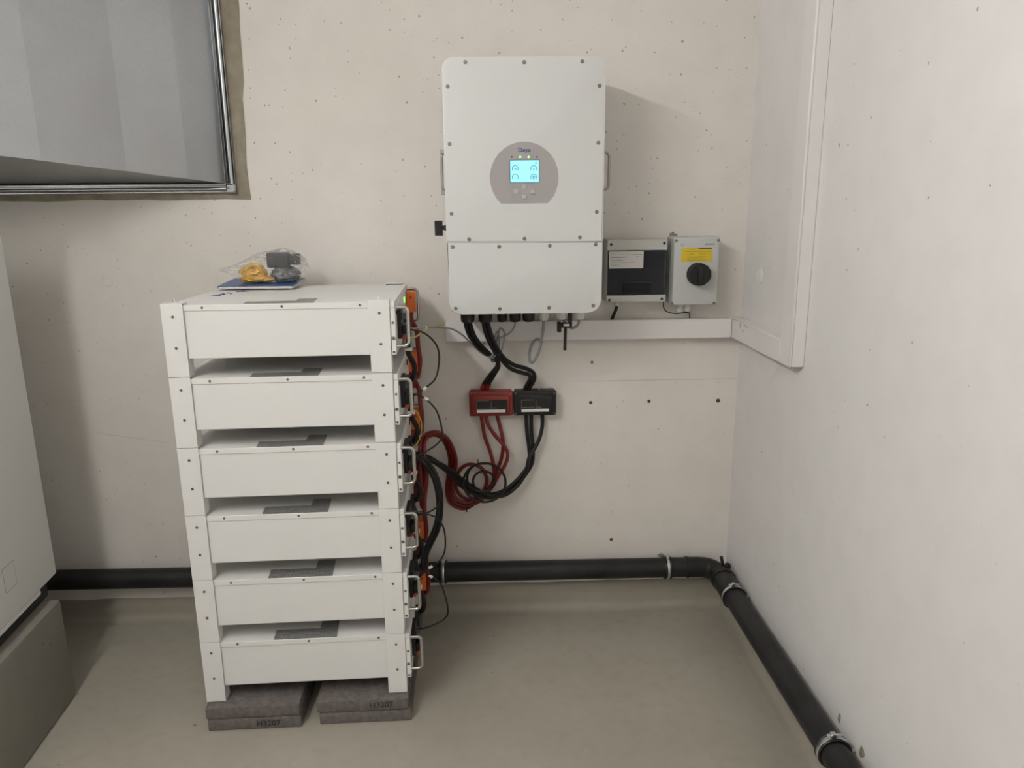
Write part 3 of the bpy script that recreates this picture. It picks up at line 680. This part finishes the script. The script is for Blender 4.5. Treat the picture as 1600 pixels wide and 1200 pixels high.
# ------------------------------------------------------------------ concrete slabs under the batteries
def slab(px, py0, z, label, txt=None, dx=0, skew=0.0):
    w, d, h = .247, .50, .0340
    p = PZ(px, py0, 0)
    q = thing('concrete_slab', label, 'paving slab', (p.x + dx, p.y, z), math.radians(1.5 + skew), 'concrete slabs under the battery stack', local=True)
    b = MB(); b.box(0, w, 0, d, 0.0002, h, .0036, 2)
    bmesh.ops.subdivide_edges(b.bm, edges=[e for e in b.bm.edges if e.calc_length() > .1], cuts=9, use_grid_fill=True)
    for v in b.bm.verts:
        n_ = Vector((noise.noise(v.co * 60 + Vector((z * 99, px, 0))), noise.noise(v.co * 60 + Vector((3, z * 99, px))), 0)); v.co += n_ * .0009
    b.build('block', M['slab'], q)
    if txt: text('stamped_marking', txt, .0235, M['mark'], q, (.160 if z < .02 else .174, -.0012, h * .5), FACE, .0003, .0003)
    return q
slab(326, 1143, 0, 'grey concrete slab marked in black at floor level, left pair', 'H3207')
slab(326, 1143, .0364, 'plain grey concrete slab on top of the left pair', None, -.003, .2)
slab(500, 1132.5, 0, 'plain grey concrete slab at floor level, right pair')
slab(500, 1132.5, .0364, 'grey concrete slab marked in black on top of the right pair', 'H3207', -.006, -.1)

# ------------------------------------------------------------------ the stack of six battery modules
BW, BD, BH = .537, .462, .1793; BZ = .0712; BA = math.radians(2.1); BO = Vector((-.777, -.559, BZ)); XP = BW + .0125
BR = Matrix.Translation(BO) @ Matrix.Rotation(BA, 4, 'Z')
def bw(x, y, z): return BR @ Vector((x, y, z))
names = ['lowest white battery module, its feet on the concrete slabs', 'white battery module second from the bottom of the stack', 'white battery module third from the bottom of the stack',
         'white battery module fourth from the bottom of the stack', 'white battery module just below the topmost one', 'topmost white battery module with bag and booklet lying on it']
def make_battery():
    q = thing('battery_module', names[0], 'battery', BO, BA, 'white battery modules in the stack', local=True)
    case = MB().box(.012, BW + .0008, .0065, BD - .004, .0445, BH - .0055, .0015).build('case', M['white'], q)
    lid = MB().box(.0115, XP - .0003, .0045, BD - .002, BH - .0190, BH - .0042, .0012).build('lid', M['white'], q)
    for f in (.177, .524, .869): screw((BW * f, .0045, BH - .0112), (0, -1, 0), .0033, lid, M['screw'])
    z = BH - .0041
    MB().prism([(.190, .006), (.186, .054), (.304, .054), (.303, .098), (.350, .098), (.356, .006)], 2, z, z + .0003).build('rating_sticker', M['sticker'], lid)
    for x0 in (0, BW - .051):
        for y0, fy in ((0, 1), (BD, -1)):
            def yy(a, b_): return (y0 + a, y0 + b_) if fy > 0 else (y0 - b_, y0 - a)
            b = MB(); b.box(x0, x0 + .051, *yy(0, .0022), 0.0012, BH - .0003, .0006)          # folded sheet: outer face, two flanks, top plate
            b.box(x0, x0 + .002, *yy(.0022, .036), .0012, BH, .0004); b.box(x0 + .049, x0 + .051, *yy(.0022, .036), .0012, .0444, .0004)
            b.box(x0 + .0005, x0 + .0505, *yy(.0005, .036), BH - .0019, BH - .0002, .0004)
            lg = b.build('leg', M['white'], q)
            if fy > 0:
                for f in (.175, .597): screw((x0 + .0265 if x0 else x0 + .0265, 0, BH * (1 - f)), (0, -1, 0), .0036, lg, M['screw'])
    fp = MB().box(BW + .0008, XP, .0035, BD - .0035, .0445, BH - .0193, .0008).build('front_panel', M['white'], q)
    for z, r in ((BH * .69, .0034), (BH * .475, .0046), (BH * .285, .0034)): screw((BW + .0065, .0035, z), (0, -1, 0), r, fp, M['screw'])
    for y in (.014, BD - .016): u_handle(XP, 1, y, .064, .160, .0305, .0044, q)
    for y in (.035, BD - .045): MB().box(XP, XP + .006, y - .004, y + .004, .140, .150, .001).build('panel_catch', M['black'], q)
    pt = MB().box(XP, XP + .010, .055, .130, .075, .150, .001).build('port_block', M['black'], q)
    MB().box(XP + .010, XP + .026, .062, .088, .122, .138, .002).build('plug', mat('dark_grey_plug', (.09, .09, .10), .45), pt)
    MB().box(XP + .010, XP + .022, .062, .118, .084, .108, .002).build('plug_row', M['black'], pt)
    MB().box(XP + .010, XP + .018, .070, .085, .068, .080, .001).build('red_plug', M['redwire'], pt)
    MB().box(XP, XP + .012, .20, .26, .078, .118, .002).build('negative_terminal', M['black'], q)
    oc = MB().box(XP, XP + .027, .375, .425, .098, .158, .002).build('terminal_cover', M['orange'], q)
    MB().cyl((XP + .014, .3752, .142), (XP + .014, .374, .142), .0042, 12).build('cover_rivet', M['redwire'], oc)
    MB().box(XP, XP + .018, .372, .422, .050, .0975, .002).build('positive_terminal', M['redcab'], q)
    led = MB().box(XP, XP + .003, .30, .309, .136, .152, .0008).build('status_light', M['black'], q)
    return q
proto = make_battery(); mods = [proto]
def dup_tree(o, parent=None):
    c = o.copy(); C.objects.link(c)
    if parent is not None: c.parent = parent
    for ch in list(o.children): dup_tree(ch, c)
    return c
for k in range(1, 6):
    c = dup_tree(proto); c.location = bw(0, 0, k * BH); c['label'] = names[k]; mods.append(c)
top = mods[-1]; ORG[top.name] = Vector()
for ch in top.children:
    if ch.name.startswith('status_light'):
        ch.data = ch.data.copy(); ch.data.materials.clear(); ch.data.materials.append(M['ledg']); ch['label'] = 'lit green status light'
for x in (.028, BW - .026):
    for y in (.018, BD - .018): MB().cyl((x, y, BH - .0003), (x, y, BH + .009), .0026, 10, .0018).build('stacking_pin', M['white'], top)
b = MB(); random.seed(5)
for x0, y0 in ((.068, .20), (.078, .235), (.09, .255), (.10, .28), (.115, .31)):
    pts = [Vector((x0 + random.uniform(-.012, .012), y0 + random.uniform(-.02, .02), BH - .0037)) for _ in range(5)]; b.tube(pts, .0009, 5, 3)
tag(b.build('pen_scribble', M['ink'], top), 'blue pen scribble on the lid')

# ------------------------------------------------------------------ booklet, bag and its contents on the top module
ZTOP = BZ + 6 * BH
t = thing('booklet', 'blue covered booklet lying flat on the topmost battery module', 'booklet', bw(.142, .392, 6 * BH), BA, local=True)
inv = Matrix.Translation(-t.location)
RB = math.radians(-4)
def bk(name, x0, x1, y0, y1, z0, z1, m, bev=.0004):
    o = MB().box(x0, x1, y0, y1, z0, z1, bev).build(name, m, t); o.rotation_euler = (math.radians(4.2), 0, RB); o.location = (0, 0, .0056); return o
bk('pages', -.104, .102, -.066, .066, .0012, .0068, M['paper'])
bk('front_cover', -.107, .105, -.069, .069, .0069, .0078, M['bookb'])
bk('back_cover', -.107, .105, -.069, .069, .0002, .0011, M['tag'])
zb = ZTOP + .0135
t = thing('plastic_bag', 'crumpled clear plastic bag of small parts lying on the blue booklet', 'bag', bw(.14, .385, 6 * BH + .0082))
b = MB(); b.blob((0, 0, 0), 1, 1, 1, 0, 0, 1, 5)
cen = PY(417, 424, -.165)
for v in b.bm.verts:
    d = v.co.copy()
    n1 = noise.noise(d * 2.3 + Vector((5, 1, 2))); n2 = abs(noise.noise(d * 6.0 + Vector((1, 7, 3)))); n3 = abs(noise.noise(d * 14 + Vector((2, 2, 9))))
    k = 1 + .14 * n1 - .16 * n2 - .09 * n3
    x = d.x * k * .128; y = d.y * k * .062; z = d.z * k * .052
    s_ = (x + .12) / .24; z *= .35 + .75 * min(1, max(0, s_ * 1.35)); z += .010 * s_
    v.co = Vector((cen.x + x - .004, cen.y + y, max(zb + .0006, zb + .034 + z)))
b.build('film', M['bag'], t, sharp=14)
p0 = PY(403, 440, -.175)
t = thing('parts_pouch', 'golden yellow packet of fittings inside the clear bag', 'packet', (p0.x, p0.y, zb + .001))
MB().blob((p0.x, p0.y, zb + .010), .052, .026, .011, 3, .25, 2.6, 4, -.8).build('lower_fold', M['gold'], t)
MB().blob((p0.x - .010, p0.y + .006, zb + .030), .034, .018, .020, 9, .5, 2.4, 4).tube([(p0.x - .04, p0.y, zb + .022), (p0.x - .02, p0.y - .008, zb + .046), (p0.x + .004, p0.y - .010, zb + .048), (p0.x + .016, p0.y - .006, zb + .030)], .0065, 8).build('upper_fold', M['gold'], t)
p1 = PY(447, 430, -.165)
t = tag(MB().blob((p1.x, p1.y, zb + .021), .040, .026, .023, 4, .35, 2.5, 4, -.9).build('antistatic_pouch', M['pouch'], org=(p1.x, p1.y, zb)), 'crumpled grey packet inside the clear bag, right of the golden one', 'packet')
p2 = PY(441, 408, -.16)
t = thing('connector_block', 'dark grey plastic connector piece at the top of the clear bag', 'connector', (p2.x, p2.y, zb + .05))
MB().box(p2.x - .040, p2.x + .022, p2.y - .020, p2.y + .016, zb + .040, zb + .083, .006, 2).box(p2.x + .0225, p2.x + .050, p2.y - .014, p2.y + .016, zb + .048, zb + .079, .004, 2).build('body', mat('dark_grey_plastic', (.022, .022, .022), .4), t)
MB().cyl((p2.x - .004, p2.y - .0201, zb + .062), (p2.x - .004, p2.y - .024, zb + .062), .015, 16).build('cap', M['black'], t)

# ------------------------------------------------------------------ cables
def vec(pts): return [p if isinstance(p, Vector) else PY(*p) for p in pts]
def cable(name, label, cat, m, r, pts, group=None, n=8, k=5):
    q = vec(pts)
    o = MB().sweep(spline(q, k), r, n).build(name, m, org=q[0])
    return tag(o, label, cat, group)
def tagsleeve(parent, x, y, Y, ang, L=.014, r=.0045):
    p = PY(x, y, Y); d = Vector((math.cos(ang), 0, math.sin(ang))) * L / 2
    MB().cyl(p - d, p + d, r, 8).build('marker_sleeve', M['tag'], parent)

# inverter -> busbar boxes (pairs of black cables)
for i, (dx, lab) in enumerate(((-3.4, 'black cable from first inverter gland to red busbar box, left of the pair'), (3.6, 'black cable from first inverter gland to red busbar box, right of the pair'))):
    g0 = gl['a']
    pts = [(731 + dx * .8, 501, -.2), (732 + dx, 510, -.195), (738 + dx, 526, -.17), (750 + dx, 542, -.13), (764 + dx * .6, 554, -.10), (776 - dx * .2, 563, -.085 + .012 * i), (778 + dx * .3, 572, -.075), (768 + dx * .9, 587, -.05), (758 + dx, 603, -.03), (755.5 + dx, 613, -.022)]
    o = cable('battery_cable', lab, 'cable', M['rubber'], .0066, pts, 'black cables from the inverter to the busbar boxes')
    MB().sweep(spline(vec([(760.5 + dx, 599.5, -.034), (758 + dx, 604, -.029), (755.5 + dx, 614, -.021)]), 4), .0078, 10).build('heat_shrink', M['redbox'], o)['label'] = 'red heat-shrink end'
for i, (dx, lab) in enumerate(((-3.2, 'black cable from second inverter gland to black busbar box, lower of the pair'), (3.6, 'black cable from second inverter gland to black busbar box, upper of the pair'))):
    pts = [(758.5 + dx * .8, 501, -.2), (760 + dx, 511, -.195), (765 + dx, 527, -.17), (773 + dx, 544, -.14), (784 + dx, 559, -.11), (800 + dx * .8, 573 - dx * .8, -.085), (818 + dx * .8, 579 - dx, -.07), (830 + dx * .9, 584 - dx * .5, -.06), (831 + dx, 593, -.045), (824 + dx, 606, -.028), (821.5 + dx, 614, -.022)]
    cable('battery_cable', lab, 'cable', M['rubber'], .0066, pts, 'black cables from the inverter to the busbar boxes')
p = PY(772, 559, -.098); t = tag(MB().ring((p.x, p.y, p.z), (.8, .3, -.55), .0135, .0016, 20, 6, 1.4).build('cable_tie', M['black'], org=(p.x, p.y, p.z)), 'black cable tie round the cables just below the inverter', 'cable tie')

# red cables: red busbar box -> coil on the wall -> battery side
rend = [(692, 679, -.07), (676, 675, -.11), (662, 682, -.15), (656, 702, -.18), (657, 740, -.19), (661, 795, -.19)]
r1 = [(752, 648, -.022), (757, 680, -.024), (766, 706, -.024), (771.5, 730, -.024), (772, 746, -.022), (764, 768, -.022), (748, 784, -.022), (727, 790.5, -.022), (708, 783, -.024), (701.5, 765, -.026), (704.5, 745, -.028), (707.5, 720, -.036), (702, 697, -.05)] + [(x, y, Y) for x, y, Y in rend]
r2 = [(759, 648, -.022), (763, 664, -.030), (774, 681, -.036), (788, 697, -.036), (793.5, 711, -.036), (789, 727, -.036), (778, 745, -.036), (766, 765, -.036), (747, 779, -.036), (727, 785.5, -.036), (712.5, 779, -.038), (707, 764, -.040), (709.5, 744, -.042), (712.5, 720, -.048), (707, 699, -.060), (696, 682, -.08), (679, 677.5, -.12), (666, 685, -.16), (663, 704, -.19), (667, 745, -.20), (664, 775, -.20), (663, 797, -.20)]
r3 = [(776.5, 648, -.022), (781.5, 668, -.026), (786, 690, -.026), (784.5, 712, -.022), (777, 735, -.014), (768, 757, -.012), (752, 774, -.010), (730, 780, -.010), (714, 766, -.010), (714, 744, -.012), (724, 729, -.014), (739, 725.5, -.016), (754, 733, -.018), (760.5, 750, -.018), (755, 768, -.010), (740, 788, -.010), (722, 795, -.012), (704, 786, -.014), (698, 768, -.016), (700, 745, -.020), (703, 720, -.028), (698, 698, -.04), (688, 683, -.06), (674, 680, -.10), (661, 690, -.14), (654.5, 712, -.17), (655, 752, -.18), (659, 792, -.18)]
for pts, lab in ((r1, 'red cable leaving the red busbar box furthest left'), (r2, 'red cable leaving the red busbar box in the middle, bowing right'), (r3, 'red cable leaving the red busbar box furthest right')):
    cable('battery_cable', lab, 'cable', M['redcab'], .0060, pts, 'red cables from the busbar box to the batteries')
p = PY(729, 788, -.024)
tag(MB().ring((p.x, p.y, p.z), (1, 0, .05), .0185, .0017, 22, 6, 1.5).box(p.x - .002, p.x + .002, p.y - .004, p.y + .0, p.z - .026, p.z - .017).build('cable_tie', M['black'], org=(p.x, p.y, p.z)), 'black cable tie round the bottom of the red cable coil', 'cable tie')
# black cables: black busbar box -> battery side
kend = [(698, 736, -.085), (678, 722, -.13), (661, 714, -.18), (648, 712, -.22)]
k1 = [(822, 648, -.022), (823.5, 675, -.026), (827, 703, -.028), (826, 725, -.036), (810, 748, -.044), (788, 766, -.05), (766, 772.5, -.05), (744, 768, -.052), (722, 756, -.06)] + kend
k2 = [(830, 648, -.022), (830.5, 675, -.026), (833, 703, -.028), (830, 727, -.030), (811, 754, -.032), (790, 770, -.050), (766, 777.5, -.062), (741, 772, -.066), (718, 757, -.075), (696, 734, -.10), (677, 718, -.14), (660, 711, -.19), (648, 708, -.22)]
k3 = [(847.5, 648, -.022), (847, 668, -.026), (841, 690, -.034), (827, 715, -.048), (822, 737, -.048), (810, 757, -.048), (790, 773, -.064), (768, 775, -.076), (744, 764, -.078), (722, 749, -.085), (702, 733, -.11), (680, 721, -.15), (662, 717, -.19), (648, 716, -.22)]
for pts, lab in ((k1, 'black cable leaving the black busbar box furthest left'), (k2, 'black cable leaving the black busbar box second from left'), (k3, 'black cable leaving the black busbar box on the right')):
    cable('battery_cable', lab, 'cable', M['rubber'], .0064, pts, 'black cables from the busbar box to the batteries')
# thin black coil in front of the cable knot
pts = []
for i in range(34):
    a = math.radians(250 - i * 27); r = 17 if i < 14 else 17 + min(16, (i - 13) * 3.2)
    pts.append((756 + r * math.cos(a) + (0 if i < 14 else 1), 752 - r * .92 * math.sin(a) + (r - 17) * .12, -.086 - .0006 * i))
o = cable('signal_cable', 'thin black cable wound into two rings in front of the cable coil', 'cable', M['rubber'], .0040, pts, None, 8, 3)
p = PY(747, 723, -.10); MB().ring((p.x, p.y, p.z), (1, 0, 0), .007, .0014, 16, 6).box(p.x - .0015, p.x + .0015, p.y - .004, p.y, p.z + .006, p.z + .012).build('tie', M['black'], o)
# black bundle hanging down beside the batteries
for pts, lab in (([(648, 716, -.23), (660, 722, -.22), (675, 742, -.21), (683, 768, -.21), (684.5, 797, -.21), (679, 825, -.21), (668, 850, -.21), (662, 866, -.21), (658, 890, -.22), (648, 900, -.23)], 'thick black cable hanging beside the battery stack, left one of two'),
                 ([(648, 712, -.22), (663, 717, -.20), (679, 737, -.19), (688.5, 766, -.19), (689.5, 799, -.19), (684.5, 827, -.19), (674, 850, -.19), (667, 866, -.19), (663, 890, -.20), (650, 903, -.23)], 'thick black cable hanging beside the battery stack, right one of two')):
    cable('battery_cable', lab, 'cable', M['rubber'], .0066, pts, 'thick black cables hanging beside the batteries')
# link cables between the modules
for k in range(5):
    u = ('lowest and second', 'second and third', 'third and fourth', 'fourth and fifth', 'fifth and topmost')[k]
    z0 = k * BH; z1 = (k + 1) * BH
    P_ = [bw(XP + .006, .235, z0 + .105), bw(XP + .022, .23, z0 + .115), bw(XP + .027, .225, z0 + .15), bw(XP + .012, .22, z0 + .19), bw(XP + .016, .22, z1 + .06), bw(XP + .008, .225, z1 + .09)]
    o = cable('link_cable', 'short black link cable between the %s battery modules' % u, 'cable', M['rubber'], .0075, P_, 'black link cables between the modules')
    c_ = bw(XP + .013, .219, z0 + .198); MB().box(c_.x - .009, c_.x + .011, c_.y - .011, c_.y + .006, c_.z - .004, c_.z + .004, .001).build('marker_sleeve', M['tag'], o)
    P_ = [bw(XP + .010, .395, z0 + .085), bw(XP + .026, .385, z0 + .088), bw(XP + .034, .38, z0 + .13), bw(XP + .030, .38, z0 + .18), bw(XP + .028, .385, z1 + .04), bw(XP + .012, .395, z1 + .075)]
    cable('link_cable', 'short red link cable between the %s battery modules' % u, 'cable', M['redcab'], .0070, P_, 'red link cables between the modules')
# communication patch leads looping between the modules
YC = -.45
loops = [([(637, 514, YC), (648, 516, YC), (662, 520, YC), (676, 531, YC), (685, 547, YC), (685.5, 570, YC), (680, 592, YC), (666, 605, YC), (650, 616, YC), (641, 618, YC)], 'uppermost', ((664, 607, .75),)),
         ([(641, 617, YC + .006), (650, 616, YC + .006), (664, 623, YC + .006), (679, 637, YC + .006), (687, 655, YC + .006), (691, 680, YC + .006), (684, 693, YC + .006), (668, 704, YC + .006), (650, 713, YC), (645, 714, YC)], 'second', ((666, 623, -.55),)),
         ([(646, 712, YC + .02), (656, 713, YC + .03), (670, 722, YC + .04), (682, 745, YC + .05), (688, 770, YC + .05), (684, 790, YC + .04), (668, 801, YC + .02), (652, 805, YC)], 'third', ()),
         ([(652, 803, YC + .004), (666, 803, YC + .004), (682, 809, YC + .004), (692, 822, YC + .004), (695.5, 838, YC + .004), (695, 860, YC + .004), (688, 875, YC + .004), (674, 885, YC + .004), (660, 896, YC), (654, 898, YC)], 'fourth', ((673, 886, .6),)),
         ([(654, 893, YC + .008), (664, 894, YC + .008), (676, 901, YC + .008), (688, 912, YC + .008), (695, 929, YC + .008), (700, 953, YC + .008), (696, 965, YC + .008), (681, 975, YC + .008), (664, 981, YC), (655, 982, YC)], 'lowest', ((673, 900.5, -.6),))]
for pts, w_, tg in loops:
    o = cable('patch_lead', 'thin black lead looping out beside the battery stack, %s of five' % w_ if w_ not in ('uppermost', 'lowest') else 'thin black lead looping out beside the battery stack, %s of the five' % w_, 'cable', M['rubber'], .0024, pts, 'thin black leads looping beside the batteries')
    for x, y, a in tg: tagsleeve(o, x, y, pts[4][2] - .001, a, .011, .0040)
o = cable('signal_cable', 'thin grey cable from the topmost battery to below the inverter', 'cable', M['greycab'], .0026, [(636, 514, -.42), (650, 513, -.38), (668, 512, -.30), (690, 512, -.20), (706, 514, -.16), (722, 523, -.13), (738, 539, -.11), (754, 553, -.10), (770, 559, -.105)])
tagsleeve(o, 664, 512.3, -.315, 0, .013, .0042)
o = cable('signal_cable', 'thin grey cable bunched into hanging loops under the inverter', 'cable', M['greycab'], .0026,
          [(805, 501, -.17), (803, 512, -.165), (795, 521, -.15), (785, 526, -.14), (777, 533, -.135), (770, 552, -.13), (768, 557, -.13), (774, 540, -.132), (780, 516, -.13), (783, 513, -.128), (788, 520, -.126), (787, 535, -.126), (782, 552, -.126), (779, 550, -.13), (780, 530, -.134), (777, 518, -.136), (773, 528, -.138), (772, 545, -.138), (771, 560, -.11)])
cable('power_cable', 'grey cable hanging in a narrow loop under the inverter', 'cable', M['greycab'], .0046, [(850, 498, -.16), (849, 512, -.158), (846.5, 530, -.15), (842, 548, -.135), (835, 564, -.12), (829, 566, -.108), (827, 556, -.095), (829, 544, -.080), (834, 534, -.066), (840, 530.5, -.060), (845, 532, -.058)])
cable('power_cable', 'short grey cable curving from the last inverter gland towards the antenna', 'cable', M['greycab'], .0044, [(905, 497, -.16), (904, 505, -.16), (899, 511, -.158), (892, 512, -.15), (886, 508, -.13), (880, 500, -.10)])
cable('earth_wire', 'yellow and green earth wire from trunking end to the topmost battery', 'wire', M['yg'], .0024, [(700, 506, -.03), (690, 508, -.05), (676, 511, -.12), (662, 518, -.22), (650, 526, -.30), (640, 528, -.36)])
cable('earth_wire', 'thin yellow and green wire beside the third module from the top', 'wire', M['yg'], .0020, [(648, 640, -.20), (654, 648, -.19), (658.5, 662, -.19), (657, 682, -.19), (651, 694, -.20), (646, 697, -.22)])
cable('cable_stub', 'short black cable end below the smoked-door box', 'cable', M['rubber'], .0052, [(964, 477, -.04), (962, 485, -.036), (958, 494, -.03), (956, 500, -.02)])
cable('signal_cable', 'thin black wire curling under the isolator switch into the trunking', 'wire', M['rubber'], .0017, [(1038, 466, -.05), (1036.5, 476, -.045), (1038.5, 484, -.04), (1046, 488.5, -.035), (1058, 490, -.03), (1070, 488.5, -.03), (1077, 489.5, -.03), (1077.5, 497, -.02)])

# ------------------------------------------------------------------ crumbs on the floor
for x, y, s_, lab in ((304, 1134, .0045, 'tiny dark chip on the floor left of the slabs'), (122, 1085, .004, 'tiny dark chip on the floor at the plinth corner'), (92, 1196, .004, 'small pale crumb on the floor at the bottom left edge')):
    p = PZ(x, y, 0); tag(MB().blob((p.x, p.y, .0015), s_, s_ * .5, .0018, x, .4, 2, 2, -.8).build('floor_crumb', M['mortar'], org=(p.x, p.y, 0)), lab, 'crumb')
